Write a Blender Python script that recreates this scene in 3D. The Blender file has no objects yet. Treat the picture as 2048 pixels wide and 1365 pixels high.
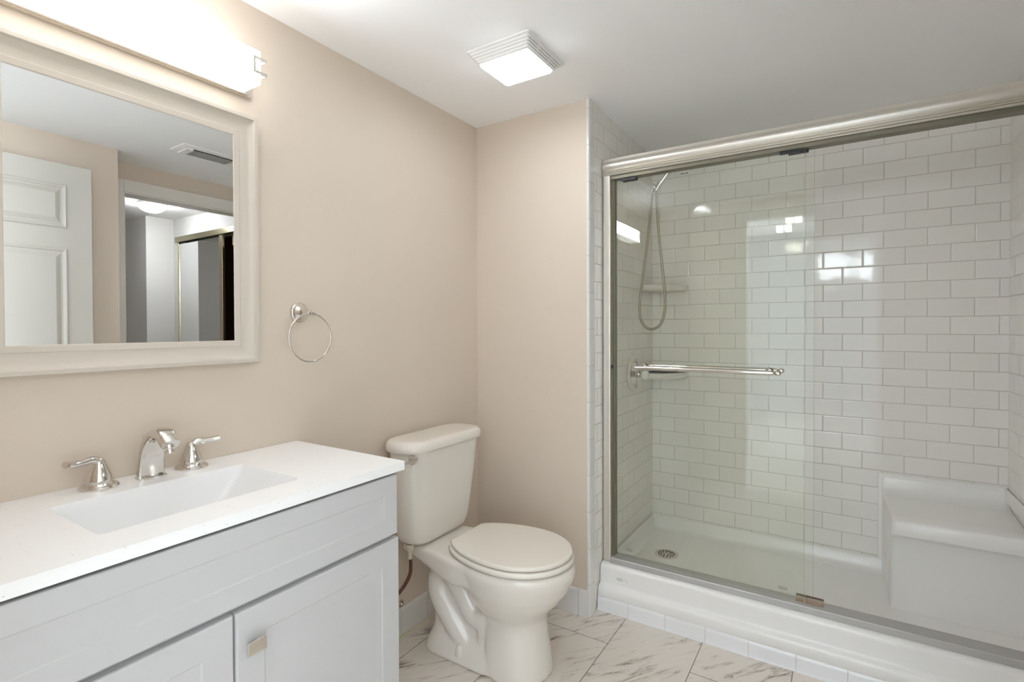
import bpy, bmesh, math, random
from mathutils import Vector, Matrix
random.seed(7)
PI = math.pi
C = bpy.context.scene.collection
SC = bpy.context.scene

# ------------------------------------------------------------------ camera, world, exposure
F_PX, V0 = 1024.63, 667.19
YAW, PITCH, ROLL = 0.5699, -0.0115, -0.0033
CAM = Vector((1.4515, -1.9599, 1.2079))
cd = bpy.data.cameras.new('camera')
cam = bpy.data.objects.new('camera', cd); C.objects.link(cam)
cd.sensor_width = 36.0
cd.lens = F_PX / 2048 * 36.0
cd.shift_y = (V0 - 682.5) / 2048
cd.clip_start = 0.02
fw = Vector((-math.sin(YAW)*math.cos(PITCH), math.cos(YAW)*math.cos(PITCH), math.sin(PITCH)))
rt = Vector((math.cos(YAW), math.sin(YAW), 0)); up = rt.cross(fw)
r2 = math.cos(ROLL)*rt + math.sin(ROLL)*up
u2 = -math.sin(ROLL)*rt + math.cos(ROLL)*up
M = Matrix.Identity(4)
for i in range(3):
    M[i][0], M[i][1], M[i][2], M[i][3] = r2[i], u2[i], -fw[i], CAM[i]
cam.matrix_world = M
SC.camera = cam

w = bpy.data.worlds.new('world'); SC.world = w; w.use_nodes = True
bg = w.node_tree.nodes['Background']
bg.inputs[0].default_value = (0.75, 0.87, 1.0, 1); bg.inputs[1].default_value = 3.0

SC.view_settings.view_transform = 'Standard'
SC.view_settings.look = 'None'
SC.view_settings.gamma = 1.0
SC.view_settings.use_curve_mapping = False
SC.view_settings.exposure = 1.38

SC.cycles.transparent_max_bounces = 48
SC.cycles.max_bounces = 16; SC.cycles.diffuse_bounces = 10
VANITY_E, VANITY_SIDE, FAN_E, HALL_E = 14.0, 2.1, 8.5, 33.0
# far-window light entering the bedroom behind the photographer, then an added side fill
def area(name, loc, rot, sx, sy, power, col):
    l = bpy.data.lights.new(name, 'AREA'); l.shape = 'RECTANGLE'; l.size = sx; l.size_y = sy
    l.energy = power; l.color = col
    o = bpy.data.objects.new(name, l); C.objects.link(o); o.location = loc; o.rotation_euler = rot
    return o
area('daylight_and_fill', (1.525, -5.45, 2.075), (PI/2, 0, 0), 0.80, 0.46, 5, (0.86, 0.93, 1.0))
area('daylight_and_fill', (-1.45, -3.9, 1.2), (PI/2, 0, -PI/2), 1.9, 1.9, 165, (0.88, 0.94, 1.0))  # added fill through an invented side window, to brighten the bedroom

# room constants (metres)
L, B, R, H = 0.5762, 0.8432, 2.021, 2.1509
YE = -1.93            # inner face of the entry wall
T = 0.0762

# ------------------------------------------------------------------ materials
def newmat(name):
    m = bpy.data.materials.new(name); m.use_nodes = True
    nt = m.node_tree; b = nt.nodes['Principled BSDF']
    return m, nt, b
def N(nt, t, **kw):
    n = nt.nodes.new(t)
    for k, v in kw.items(): setattr(n, k, v)
    return n
def bump_noise(nt, b, scale, strength, dist=0.001, detail=3, vec=None):
    g = N(nt, 'ShaderNodeNewGeometry')
    n = N(nt, 'ShaderNodeTexNoise'); n.inputs['Scale'].default_value = scale; n.inputs['Detail'].default_value = detail
    nt.links.new(g.outputs['Position'], n.inputs['Vector'])
    bp = N(nt, 'ShaderNodeBump'); bp.inputs['Strength'].default_value = strength; bp.inputs['Distance'].default_value = dist
    nt.links.new(n.outputs['Fac'], bp.inputs['Height'])
    nt.links.new(bp.outputs['Normal'], b.inputs['Normal'])
    return n
def simple(name, col, rough=0.5, metal=0.0, bump=None, coat=0.0, spec=0.5):
    m, nt, b = newmat(name)
    b.inputs['Base Color'].default_value = (*col, 1); b.inputs['Roughness'].default_value = rough
    b.inputs['Metallic'].default_value = metal; b.inputs['Coat Weight'].default_value = coat
    b.inputs['Specular IOR Level'].default_value = spec
    if bump: bump_noise(nt, b, *bump)
    return m
def painted(name, col, rough, var=0.03, scale=1.5):
    m, nt, b = newmat(name)
    n = bump_noise(nt, b, 260, 0.12, 0.0006, 2)
    g = N(nt, 'ShaderNodeNewGeometry')
    n2 = N(nt, 'ShaderNodeTexNoise'); n2.inputs['Scale'].default_value = scale; n2.inputs['Detail'].default_value = 2
    nt.links.new(g.outputs['Position'], n2.inputs['Vector'])
    mx = N(nt, 'ShaderNodeMix', data_type='RGBA')
    mx.inputs['A'].default_value = (*[c*(1-var) for c in col], 1); mx.inputs['B'].default_value = (*[min(1, c*(1+var)) for c in col], 1)
    nt.links.new(n2.outputs['Fac'], mx.inputs['Factor']); nt.links.new(mx.outputs['Result'], b.inputs['Base Color'])
    b.inputs['Roughness'].default_value = rough
    return m
def emit(name, col, e, rim=None):
    m, nt, b = newmat(name)
    b.inputs['Base Color'].default_value = (0.9, 0.9, 0.9, 1); b.inputs['Roughness'].default_value = 0.25
    b.inputs['Emission Color'].default_value = (*col, 1); b.inputs['Emission Strength'].default_value = e
    return m
def tiles(name, axes, off, bw, rh, mortar, tile, grout, rough, wave=0.25, freq=2, offs=0.5, edge=0.35):
    """procedural running-bond tile on a plane; axes picks the world axes used as u, v"""
    m, nt, b = newmat(name)
    g = N(nt, 'ShaderNodeNewGeometry'); s = N(nt, 'ShaderNodeSeparateXYZ'); nt.links.new(g.outputs['Position'], s.inputs[0])
    c = N(nt, 'ShaderNodeCombineXYZ')
    for k in range(2):
        a = N(nt, 'ShaderNodeMath', operation='ADD'); a.inputs[1].default_value = off[k]
        nt.links.new(s.outputs[axes[k]], a.inputs[0]); nt.links.new(a.outputs[0], c.inputs[k])
    def brick(ms, sm):
        br = N(nt, 'ShaderNodeTexBrick', offset=offs, offset_frequency=freq, squash=1.0)
        br.inputs['Scale'].default_value = 1.0; br.inputs['Mortar Size'].default_value = ms; br.inputs['Mortar Smooth'].default_value = sm
        br.inputs['Brick Width'].default_value = bw; br.inputs['Row Height'].default_value = rh; br.inputs['Bias'].default_value = 0.0
        br.inputs['Color1'].default_value = (*tile, 1); br.inputs['Color2'].default_value = (*[x*0.965 for x in tile], 1)
        br.inputs['Mortar'].default_value = (*grout, 1)
        nt.links.new(c.outputs[0], br.inputs['Vector']); return br
    br = brick(mortar, 0.1); br2 = brick(mortar*3.2, 1.0)
    nt.links.new(br.outputs['Color'], b.inputs['Base Color'])
    rr = N(nt, 'ShaderNodeMapRange'); rr.inputs['To Min'].default_value = rough; rr.inputs['To Max'].default_value = 0.7
    nt.links.new(br.outputs['Fac'], rr.inputs['Value']); nt.links.new(rr.outputs['Result'], b.inputs['Roughness'])
    n = N(nt, 'ShaderNodeTexNoise'); n.inputs['Scale'].default_value = 14; n.inputs['Detail'].default_value = 1
    nt.links.new(g.outputs['Position'], n.inputs['Vector'])
    b1 = N(nt, 'ShaderNodeBump'); b1.inputs['Strength'].default_value = wave; b1.inputs['Distance'].default_value = 0.002
    nt.links.new(n.outputs['Fac'], b1.inputs['Height'])
    b2 = N(nt, 'ShaderNodeBump', invert=True); b2.inputs['Strength'].default_value = edge; b2.inputs['Distance'].default_value = 0.0022
    nt.links.new(br2.outputs['Fac'], b2.inputs['Height']); nt.links.new(b1.outputs['Normal'], b2.inputs['Normal'])
    nt.links.new(b2.outputs['Normal'], b.inputs['Normal'])
    return m

WALLC = (0.65, 0.562, 0.47)
M_wall = painted('beige_wall_paint', WALLC, 0.55)
M_wall2 = painted('pale_wall_paint', (0.68, 0.67, 0.65), 0.6)
M_ceil = painted('white_ceiling_paint', (0.90, 0.90, 0.90), 0.8, 0.01)
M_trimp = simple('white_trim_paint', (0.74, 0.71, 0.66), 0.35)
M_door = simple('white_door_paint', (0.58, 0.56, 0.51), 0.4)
TILEC, GROUT = (0.83, 0.805, 0.765), (0.55, 0.525, 0.47)
M_tile_b = tiles('white_subway_tile_back', (0, 2), (-0.6215, -0.5633 + T*21), 2*T, T, 0.0016, TILEC, GROUT, 0.06)
M_tile_s = tiles('white_subway_tile_side', (1, 2), (-B + 2*T*10, -0.5633 + T*21), 2*T, T, 0.0016, TILEC, GROUT, 0.06)
M_trimtile = tiles('bullnose_tile', (1, 2), (3.0, 0.02), 40.0, 2*T, 0.0012, (0.76, 0.745, 0.71), GROUT, 0.08)
M_base_l = tiles('base_tile_left', (1, 2), (0.366 + 2*T*20, 1.0), 2*T, 9.0, 0.0009, (0.70, 0.68, 0.64), (0.42, 0.38, 0.32), 0.12, freq=1, offs=0.0)
M_base_b = tiles('base_tile_back', (0, 2), (-0.528 + 2*T*10, 1.0), 2*T, 9.0, 0.0009, (0.72, 0.70, 0.67), (0.42, 0.38, 0.32), 0.12, freq=1, offs=0.0)
M_curbtile = tiles('curb_tile', (0, 2), (-0.715 + 2*T*10, 1.0), 2*T, 9.0, 0.0009, (0.80, 0.80, 0.80), (0.55, 0.54, 0.52), 0.1, freq=1, offs=0.0)
M_porc = simple('bone_porcelain', (0.745, 0.70, 0.635), 0.07, coat=0.3)
M_seat = simple('bone_seat_plastic', (0.765, 0.72, 0.645), 0.16)
M_acry = simple('white_acrylic', (0.83, 0.815, 0.79), 0.22)
M_chrome = simple('chrome', (0.74, 0.715, 0.68), 0.08, 1.0)
M_nickel = simple('brushed_nickel', (0.74, 0.70, 0.64), 0.26, 1.0)
M_alum = simple('satin_nickel_frame', (0.80, 0.765, 0.70), 0.42, 1.0)
M_sill = simple('satin_sill_metal', (0.56, 0.55, 0.54), 0.55, 0.8)
M_bronze = simple('dark_seal', (0.05, 0.035, 0.02), 0.5)
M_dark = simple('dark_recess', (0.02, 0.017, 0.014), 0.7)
M_black = simple('black_plastic', (0.012, 0.012, 0.012), 0.4)
M_mirror = simple('mirror_silver', (0.85, 0.86, 0.86), 0.0, 1.0)
M_frame = painted('cream_frame_lacquer', (0.57, 0.515, 0.445), 0.35, 0.02, 8)
M_cab = simple('white_cabinet_lacquer', (0.53, 0.525, 0.525), 0.33)
M_fan = simple('white_plastic', (0.84, 0.83, 0.81), 0.35)
M_hose = simple('braided_brown_hose', (0.10, 0.028, 0.018), 0.35, bump=(900, 0.6, 0.001))
M_metalhose = simple('steel_shower_hose', (0.40, 0.36, 0.29), 0.38, 0.75)
M_caulk = simple('cream_caulk', (0.66, 0.60, 0.44), 0.6)
M_olive = simple('bronze_closet_frame', (0.34, 0.31, 0.20), 0.3, 0.9)
M_gold = simple('champagne_closet_frame', (0.70, 0.64, 0.46), 0.25, 1.0)
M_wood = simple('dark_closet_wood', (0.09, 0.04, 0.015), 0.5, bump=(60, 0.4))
M_mark = simple('grey_etching', (0.28, 0.29, 0.26), 0.6)
M_lightglass = emit('lit_opal_glass', (1.0, 0.99, 0.97), VANITY_SIDE)
M_lightfront = emit('lit_opal_glass_front', (0.90, 0.965, 1.05), VANITY_E)
M_fanlight = emit('lit_fan_lens', (0.91, 0.97, 1.04), FAN_E)
M_hall = emit('lit_dome_glass', (0.95, 0.97, 1.0), HALL_E)
M_cube = emit('lit_cube_glass', (1.0, 0.93, 0.80), 8.0)

# quartz counter: white with fine grey flecks
M_quartz, nt, b = newmat('speckled_white_quartz')
g = N(nt, 'ShaderNodeNewGeometry')
v = N(nt, 'ShaderNodeTexVoronoi'); v.inputs['Scale'].default_value = 120
nt.links.new(g.outputs['Position'], v.inputs['Vector'])
r1 = N(nt, 'ShaderNodeValToRGB'); r1.color_ramp.elements[0].position = 0.09; r1.color_ramp.elements[1].position = 0.15
r1.color_ramp.elements[0].color = (0.52, 0.49, 0.45, 1); r1.color_ramp.elements[1].color = (0.89, 0.89, 0.885, 1)
nt.links.new(v.outputs['Distance'], r1.inputs[0])
nz = N(nt, 'ShaderNodeTexNoise'); nz.inputs['Scale'].default_value = 45; nt.links.new(g.outputs['Position'], nz.inputs['Vector'])
gt = N(nt, 'ShaderNodeMath', operation='GREATER_THAN'); gt.inputs[1].default_value = 0.56; nt.links.new(nz.outputs['Fac'], gt.inputs[0])
mx = N(nt, 'ShaderNodeMix', data_type='RGBA'); mx.inputs['A'].default_value = (0.89, 0.89, 0.885, 1)
nt.links.new(gt.outputs[0], mx.inputs['Factor']); nt.links.new(r1.outputs[0], mx.inputs['B'])
nt.links.new(mx.outputs['Result'], b.inputs['Base Color']); b.inputs['Roughness'].default_value = 0.22
M_basin = simple('white_basin', (0.80, 0.80, 0.80), 0.6, spec=0.25)

# marble-look floor tile 305 x 610 running bond, diagonal grey veins, dark thin grout
M_floor, nt, b = newmat('marble_floor_tile')
g = N(nt, 'ShaderNodeNewGeometry'); s = N(nt, 'ShaderNodeSeparateXYZ'); nt.links.new(g.outputs['Position'], s.inputs[0])
RW, BW = 0.3035, 0.610
def math_(op, a, bb=None):
    n = N(nt, 'ShaderNodeMath', operation=op)
    for i, q in enumerate((a, bb)):
        if q is None: continue
        if isinstance(q, (int, float)): n.inputs[i].default_value = q
        else: nt.links.new(q, n.inputs[i])
    return n.outputs[0]
vv = math_('ADD', s.outputs[0], -0.405 + RW*11)      # v: rows run along y
uu = math_('ADD', s.outputs[1], 0.131 + BW*10)
cv = N(nt, 'ShaderNodeCombineXYZ'); nt.links.new(uu, cv.inputs[0]); nt.links.new(vv, cv.inputs[1])
br = N(nt, 'ShaderNodeTexBrick', offset=0.5, offset_frequency=2)
br.inputs['Scale'].default_value = 1; br.inputs['Mortar Size'].default_value = 0.0014; br.inputs['Mortar Smooth'].default_value = 0.1
br.inputs['Brick Width'].default_value = BW; br.inputs['Row Height'].default_value = RW
nt.links.new(cv.outputs[0], br.inputs['Vector'])
row = math_('FLOOR', math_('DIVIDE', vv, RW))
col = math_('FLOOR', math_('DIVIDE', math_('ADD', uu, math_('MULTIPLY', math_('SUBTRACT', 1.0, math_('MODULO', row, 2.0)), BW/2)), BW))
idv = N(nt, 'ShaderNodeCombineXYZ'); nt.links.new(row, idv.inputs[0]); nt.links.new(col, idv.inputs[1])
wn = N(nt, 'ShaderNodeTexWhiteNoise', noise_dimensions='2D'); nt.links.new(idv.outputs[0], wn.inputs['Vector'])
sc = N(nt, 'ShaderNodeVectorMath', operation='SCALE'); sc.inputs['Scale'].default_value = 13.0; nt.links.new(wn.outputs['Color'], sc.inputs[0])
ad = N(nt, 'ShaderNodeVectorMath', operation='ADD'); nt.links.new(g.outputs['Position'], ad.inputs[0]); nt.links.new(sc.outputs[0], ad.inputs[1])
mp = N(nt, 'ShaderNodeMapping'); mp.inputs['Rotation'].default_value = (0, 0, math.radians(-52)); 
nt.links.new(ad.outputs[0], mp.inputs['Vector'])
mp2 = N(nt, 'ShaderNodeMapping'); mp2.inputs['Scale'].default_value = (4.2, 24.0, 1.0); nt.links.new(mp.outputs[0], mp2.inputs['Vector'])
n1 = N(nt, 'ShaderNodeTexNoise'); n1.inputs['Scale'].default_value = 1.2; n1.inputs['Detail'].default_value = 10; n1.inputs['Roughness'].default_value = 0.72; n1.inputs['Distortion'].default_value = 0.9
nt.links.new(mp2.outputs[0], n1.inputs['Vector'])
nm = N(nt, 'ShaderNodeTexNoise'); nm.inputs['Scale'].default_value = 6.0; nm.inputs['Detail'].default_value = 2
mp3 = N(nt, 'ShaderNodeMapping'); mp3.inputs['Scale'].default_value = (0.6, 1.4, 1.0); nt.links.new(mp.outputs[0], mp3.inputs['Vector']); nt.links.new(mp3.outputs[0], nm.inputs['Vector'])
ms_ = N(nt, 'ShaderNodeMapRange'); ms_.inputs['From Min'].default_value = 0.40; ms_.inputs['From Max'].default_value = 0.62; ms_.inputs['To Min'].default_value = 0.075; ms_.inputs['To Max'].default_value = 0.0
nt.links.new(nm.outputs['Fac'], ms_.inputs['Value'])
vf = math_('ADD', n1.outputs['Fac'], ms_.outputs['Result'])
rv = N(nt, 'ShaderNodeValToRGB'); e = rv.color_ramp.elements
e[0].position = 0.33; e[0].color = (0.15, 0.12, 0.09, 1); e[1].position = 0.535; e[1].color = (0.72, 0.665, 0.60, 1)
k = e.new(0.415); k.color = (0.36, 0.31, 0.26, 1)
k = e.new(0.475); k.color = (0.63, 0.575, 0.51, 1)
nt.links.new(vf, rv.inputs[0])
mg = N(nt, 'ShaderNodeMix', data_type='RGBA'); mg.inputs['B'].default_value = (0.15, 0.115, 0.085, 1)
nt.links.new(br.outputs['Fac'], mg.inputs['Factor']); nt.links.new(rv.outputs[0], mg.inputs['A'])
nt.links.new(mg.outputs['Result'], b.inputs['Base Color']); b.inputs['Roughness'].default_value = 0.28
bm_ = N(nt, 'ShaderNodeBump', invert=True); bm_.inputs['Distance'].default_value = 0.001; bm_.inputs['Strength'].default_value = 0.5
nt.links.new(br.outputs['Fac'], bm_.inputs['Height']); nt.links.new(bm_.outputs[0], b.inputs['Normal'])

# clear shower glass: reflects on its outer faces, passes tinted light through
M_glass, nt, b = newmat('clear_shower_glass')
nt.nodes.remove(b); out = nt.nodes['Material Output']
tr = N(nt, 'ShaderNodeBsdfTransparent'); tr.inputs[0].default_value = (0.985, 0.99, 0.975, 1)
gl = N(nt, 'ShaderNodeBsdfGlossy'); gl.inputs['Roughness'].default_value = 0.0
fr = N(nt, 'ShaderNodeFresnel'); fr.inputs['IOR'].default_value = 1.5
ge = N(nt, 'ShaderNodeNewGeometry')
inv = N(nt, 'ShaderNodeMath', operation='SUBTRACT'); inv.inputs[0].default_value = 1.0; nt.links.new(ge.outputs['Backfacing'], inv.inputs[1])
mu = N(nt, 'ShaderNodeMath', operation='MULTIPLY'); nt.links.new(fr.outputs[0], mu.inputs[0]); nt.links.new(inv.outputs[0], mu.inputs[1])
mu2 = N(nt, 'ShaderNodeMath', operation='MULTIPLY'); mu2.inputs[1].default_value = 1.05; nt.links.new(mu.outputs[0], mu2.inputs[0])
ms = N(nt, 'ShaderNodeMixShader'); nt.links.new(mu2.outputs[0], ms.inputs[0]); nt.links.new(tr.outputs[0], ms.inputs[1]); nt.links.new(gl.outputs[0], ms.inputs[2])
nt.links.new(ms.outputs[0], out.inputs[0])
M_glassedge = simple('green_glass_edge', (0.30, 0.36, 0.30), 0.2)

# ------------------------------------------------------------------ geometry helpers (world coordinates)
def BM(): return bmesh.new()
def box(bm, x0, x1, y0, y1, z0, z1):
    vs = [bm.verts.new((x, y, z)) for x in (x0, x1) for y in (y0, y1) for z in (z0, z1)]
    for f in ((0, 1, 3, 2), (4, 6, 7, 5), (0, 4, 5, 1), (2, 3, 7, 6), (0, 2, 6, 4), (1, 5, 7, 3)):
        bm.faces.new([vs[i] for i in f])
def loft(bm, rings, cap=True, closed=True):
    rr = [[bm.verts.new(p) for p in r] for r in rings]; n = len(rr[0])
    for a, b_ in zip(rr, rr[1:]):
        for i in range(n if closed else n-1):
            j = (i+1) % n
            bm.faces.new((a[i], a[j], b_[j], b_[i]))
    if cap:
        bm.faces.new(list(reversed(rr[0]))); bm.faces.new(rr[-1])
def frame_of(d):
    d = Vector(d).normalized()
    a = Vector((0, 0, 1)) if abs(d.z) < 0.9 else Vector((1, 0, 0))
    s = d.cross(a).normalized(); return s, s.cross(d).normalized()
def cyl(bm, p, q, r0, r1=None, n=24):
    p, q = Vector(p), Vector(q); r1 = r0 if r1 is None else r1
    s, t = frame_of(q-p)
    loft(bm, [[c + r*(math.cos(2*PI*i/n)*s + math.sin(2*PI*i/n)*t) for i in range(n)] for c, r in ((p, r0), (q, r1))])
def lathe(bm, prof, org, axis, n=32):
    """prof: (distance along axis, radius)"""
    org = Vector(org); ax = Vector(axis).normalized(); s, t = frame_of(ax)
    loft(bm, [[org + ax*h + max(r, 1e-4)*(math.cos(2*PI*i/n)*s + math.sin(2*PI*i/n)*t) for i in range(n)] for h, r in prof])
def smooth_path(pts, k=6):
    P = [Vector(p) for p in pts]; out = []
    for i in range(len(P)-1):
        p0, p1, p2, p3 = P[max(i-1, 0)], P[i], P[i+1], P[min(i+2, len(P)-1)]
        for j in range(k):
            t = j/k
            out.append(0.5*((2*p1) + (p2-p0)*t + (2*p0-5*p1+4*p2-p3)*t*t + (3*p1-p0-3*p2+p3)*t**3))
    out.append(P[-1]); return out
def tube(bm, pts, r, n=12, k=6, closed=False):
    P = smooth_path(pts, k) if k > 1 else [Vector(p) for p in pts]
    rad = r if callable(r) else (lambda t: r)
    s = None; rings = []
    for i, p in enumerate(P):
        d = (P[min(i+1, len(P)-1)] - P[max(i-1, 0)]).normalized()
        if s is None: s, _ = frame_of(d)
        s = (s - d*s.dot(d)).normalized(); t = s.cross(d)
        rr = rad(i/(len(P)-1))
        rings.append([p + rr*(math.cos(2*PI*a/n)*s + math.sin(2*PI*a/n)*t) for a in range(n)])
    loft(bm, rings)
def prism(bm, poly, axis, a, b_):
    """poly: 2D points in the two remaining axes in order"""
    def P(u, v, w_):
        return {0: (w_, u, v), 1: (u, w_, v), 2: (u, v, w_)}[axis]
    loft(bm, [[P(u, v, a) for u, v in poly], [P(u, v, b_) for u, v in poly]])
def rrect(x0, x1, y0, y1, r, n=6):
    pts = []
    for cx, cy, a0 in ((x1-r, y1-r, 0), (x0+r, y1-r, 90), (x0+r, y0+r, 180), (x1-r, y0+r, 270)):
        for i in range(n+1):
            a = math.radians(a0 + 90*i/n); pts.append((cx + r*math.cos(a), cy + r*math.sin(a)))
    return pts
def ring_y(bm, c, R_, r, n=64, m=12):
    """torus lying in the plane x = c.x"""
    c = Vector(c); vs = []
    for i in range(n):
        a = 2*PI*i/n; d = Vector((0, math.cos(a), math.sin(a)))
        vs.append([bm.verts.new(c + d*(R_ + r*math.cos(2*PI*j/m)) + Vector((r*math.sin(2*PI*j/m), 0, 0))) for j in range(m)])
    for i in range(n):
        for j in range(m):
            bm.faces.new((vs[i][j], vs[(i+1) % n][j], vs[(i+1) % n][(j+1) % m], vs[i][(j+1) % m]))

OFF = {}
def put(name, bm, mat, parent=None, base=None, bevel=0.0, smooth=True, angle=38, sub=0, seg=3):
    bmesh.ops.recalc_face_normals(bm, faces=bm.faces)
    me = bpy.data.meshes.new(name); 
    if parent is not None: off = OFF[parent.name]
    elif base is not None: off = Vector(base)
    else:
        xs = [v_.co for v_ in bm.verts]
        lo = Vector([min(v_[i] for v_ in xs) for i in range(3)]); hi = Vector([max(v_[i] for v_ in xs) for i in range(3)])
        off = Vector(((lo.x+hi.x)/2, (lo.y+hi.y)/2, lo.z))
    bm.transform(Matrix.Translation(-off)); bm.to_mesh(me); bm.free()
    for m in (mat if isinstance(mat, (list, tuple)) else [mat]): me.materials.append(m)
    if smooth:
        for p in me.polygons: p.use_smooth = True
        me.set_sharp_from_angle(angle=math.radians(angle))
    o = bpy.data.objects.new(name, me); C.objects.link(o)
    if parent is not None: o.parent = parent
    else: o.location = off
    OFF[o.name] = off
    if bevel:
        md = o.modifiers.new('bevel', 'BEVEL'); md.width = bevel; md.segments = seg; md.limit_method = 'ANGLE'; md.angle_limit = math.radians(40)
        md.harden_normals = True
    if sub:
        md = o.modifiers.new('subdivision', 'SUBSURF'); md.levels = sub; md.render_levels = sub
    return o
def tag(o, label, cat, group=None):
    o['label'] = label; o['category'] = cat
    if group: o['group'] = group
    return o
def thing(name, loc, label, cat, group=None):
    o = bpy.data.objects.new(name, None); C.objects.link(o); o.location = loc
    o.empty_display_size = 0.05; OFF[o.name] = Vector(loc)
    return tag(o, label, cat, group)
def struct(name, bm, mat, label=None, **kw):
    o = put(name, bm, mat, **kw); o['kind'] = 'structure'
    if label: o['label'] = label
    return o
def boxes(name, mat, lst, **kw):
    bm = BM()
    for q in lst: box(bm, *q)
    return struct(name, bm, mat, **kw)

# ------------------------------------------------------------------ setting: bathroom shell
boxes('floor', M_floor, [(-0.1, 2.12, YE-0.12, B+0.1, -0.1, 0)], smooth=False)
boxes('ceiling', M_ceil, [(-0.1, 2.12, YE-0.12, B+0.1, H, H+0.1)], smooth=False)
boxes('wall_left', M_wall, [(-0.1, 0, YE-0.12, 0.1, 0, H)], smooth=False)
boxes('wall_back', M_wall, [(0, L-0.012, 0, 0.1, 0, H)], smooth=False)
boxes('wall_shower_left', M_tile_s, [(L-0.1, L, 0.1, B, 0, H), (L-0.012, L, 0.0, 0.1, 0, H)], smooth=False)
boxes('wall_shower_back', M_tile_b, [(L-0.1, R+0.1, B, B+0.1, 0, H)], smooth=False)
boxes('wall_shower_right', M_tile_s, [(R, R+0.1, 0.075, B, 0, H)], smooth=False)
DY0, DY1, DZ = -0.705, 0.03, 1.99        # doorway to the hall in the right wall
boxes('wall_right', M_wall, [(2.0, 2.1, -0.80, DY0, 0, H), (2.0, 2.1, DY0, DY1, DZ, H), (2.0, 2.1, DY1, 0.075, 0, H)], smooth=False)
boxes('wall_right_front', M_wall, [(1.78, 2.1, YE, -0.80, 0, H)], smooth=False)
EX0, EX1, EZ = 0.84, 1.745, 2.03         # entry doorway the photograph is taken from
boxes('wall_entry', M_wall, [(0, EX0, YE-0.12, YE, 0, H), (EX0, EX1, YE-0.12, YE, EZ, H), (EX1, 2.1, YE-0.12, YE, 0, H)], smooth=False)

# base tiles with a small cove foot
def base_profile(t=0.009, h=0.108):
    return [(0, 0), (t+0.004, 0), (t+0.003, 0.003), (t, 0.012), (t, h-0.012), (t*0.75, h-0.004), (t*0.3, h), (0, h)]
bm = BM(); prism(bm, base_profile(), 1, -0.955, 0.0); struct('baseboard_left', bm, M_base_l)
bm = BM(); loft(bm, [[(x_, -u, z_) for u, z_ in base_profile()] for x_ in (0.0135, L-0.0035)]); struct('baseboard_back', bm, M_base_b)
bm = BM(); tube(bm, [(0.016, -0.95, 0.0), (0.016, -0.02, 0.0)], 0.006, 8, 1); struct('trim_3', bm, M_caulk)
# bullnose tile strip at the corner of the shower wall
bm = BM(); loft(bm, [[(x_, y_, z_) for x_, y_ in [(L-0.0115, 0.0), (L-0.011, -0.004), (L-0.006, -0.0065), (L+0.0, -0.005), (L+0.003, 0.0), (L+0.0035, 0.01), (L+0.0035, 0.046), (L, 0.05), (L-0.011, 0.05)]] for z_ in (0, H-0.001)])
struct('trim_1', bm, M_trimtile)
# hall doorway casing, jamb and stop
def casing(bm, face, y0, y1, ztop, wdt=0.07):
    x0, x1 = face
    box(bm, x0, x1, y0-wdt, y0, 0, ztop+wdt); box(bm, x0, x1, y1, y1+0.04, 0, ztop+wdt); box(bm, x0, x1, y0, y1, ztop, ztop+wdt)
bm = BM(); casing(bm, (1.985, 2.0), DY0+0.006, DY1-0.006, DZ-0.006)
box(bm, 1.992, 2.10, DY0, DY0+0.014, 0, DZ); box(bm, 1.992, 2.10, DY1-0.014, DY1, 0, DZ); box(bm, 1.992, 2.10, DY0, DY1, DZ-0.014, DZ)
struct('trim_2', bm, M_trimp, bevel=0.003)
bm = BM()
box(bm, EX0-0.06, EX0, YE, YE+0.012, 0, EZ+0.06); box(bm, EX0, EX1-0.0, YE, YE+0.012, EZ, EZ+0.06)
box(bm, EX0, EX0+0.012, YE-0.12, YE, 0, EZ); box(bm, EX1-0.012, EX1, YE-0.12, YE, 0, EZ); box(bm, EX0, EX1, YE-0.12, YE, EZ-0.012, EZ)
struct('trim_4', bm, M_trimp)

# open six-panel door leaf standing flat in front of the right wall
def door_leaf():
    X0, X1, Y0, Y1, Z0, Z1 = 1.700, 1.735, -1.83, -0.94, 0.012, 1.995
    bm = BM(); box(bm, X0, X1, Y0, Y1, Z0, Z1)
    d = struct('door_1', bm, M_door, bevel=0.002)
    cols = [(-1.335, -1.04), (-1.73, -1.435)]
    for ya, yb in cols:
        for za, zb in ((1.69, 1.893), (0.93, 1.591), (0.23, 0.80)):
            bm = BM()
            o_, i_ = 0.0, 0.013                     # sticking moulding, then raised field
            def rect(m_, x_): return [(x_, ya+m_, za+m_), (x_, yb-m_, za+m_), (x_, yb-m_, zb-m_), (x_, ya+m_, zb-m_)]
            rings = [rect(0, X0+0.001), rect(0, X0-0.006), rect(0.004, X0-0.009), rect(0.010, X0-0.007), rect(0.016, X0-0.0005), rect(0.024, X0-0.0005), rect(0.028, X0-0.004), rect(0.044, X0-0.011), rect(0.046, X0-0.011)]
            loft(bm, rings)
            put('door_panel', bm, M_door, d, angle=20)
door_leaf()

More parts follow.
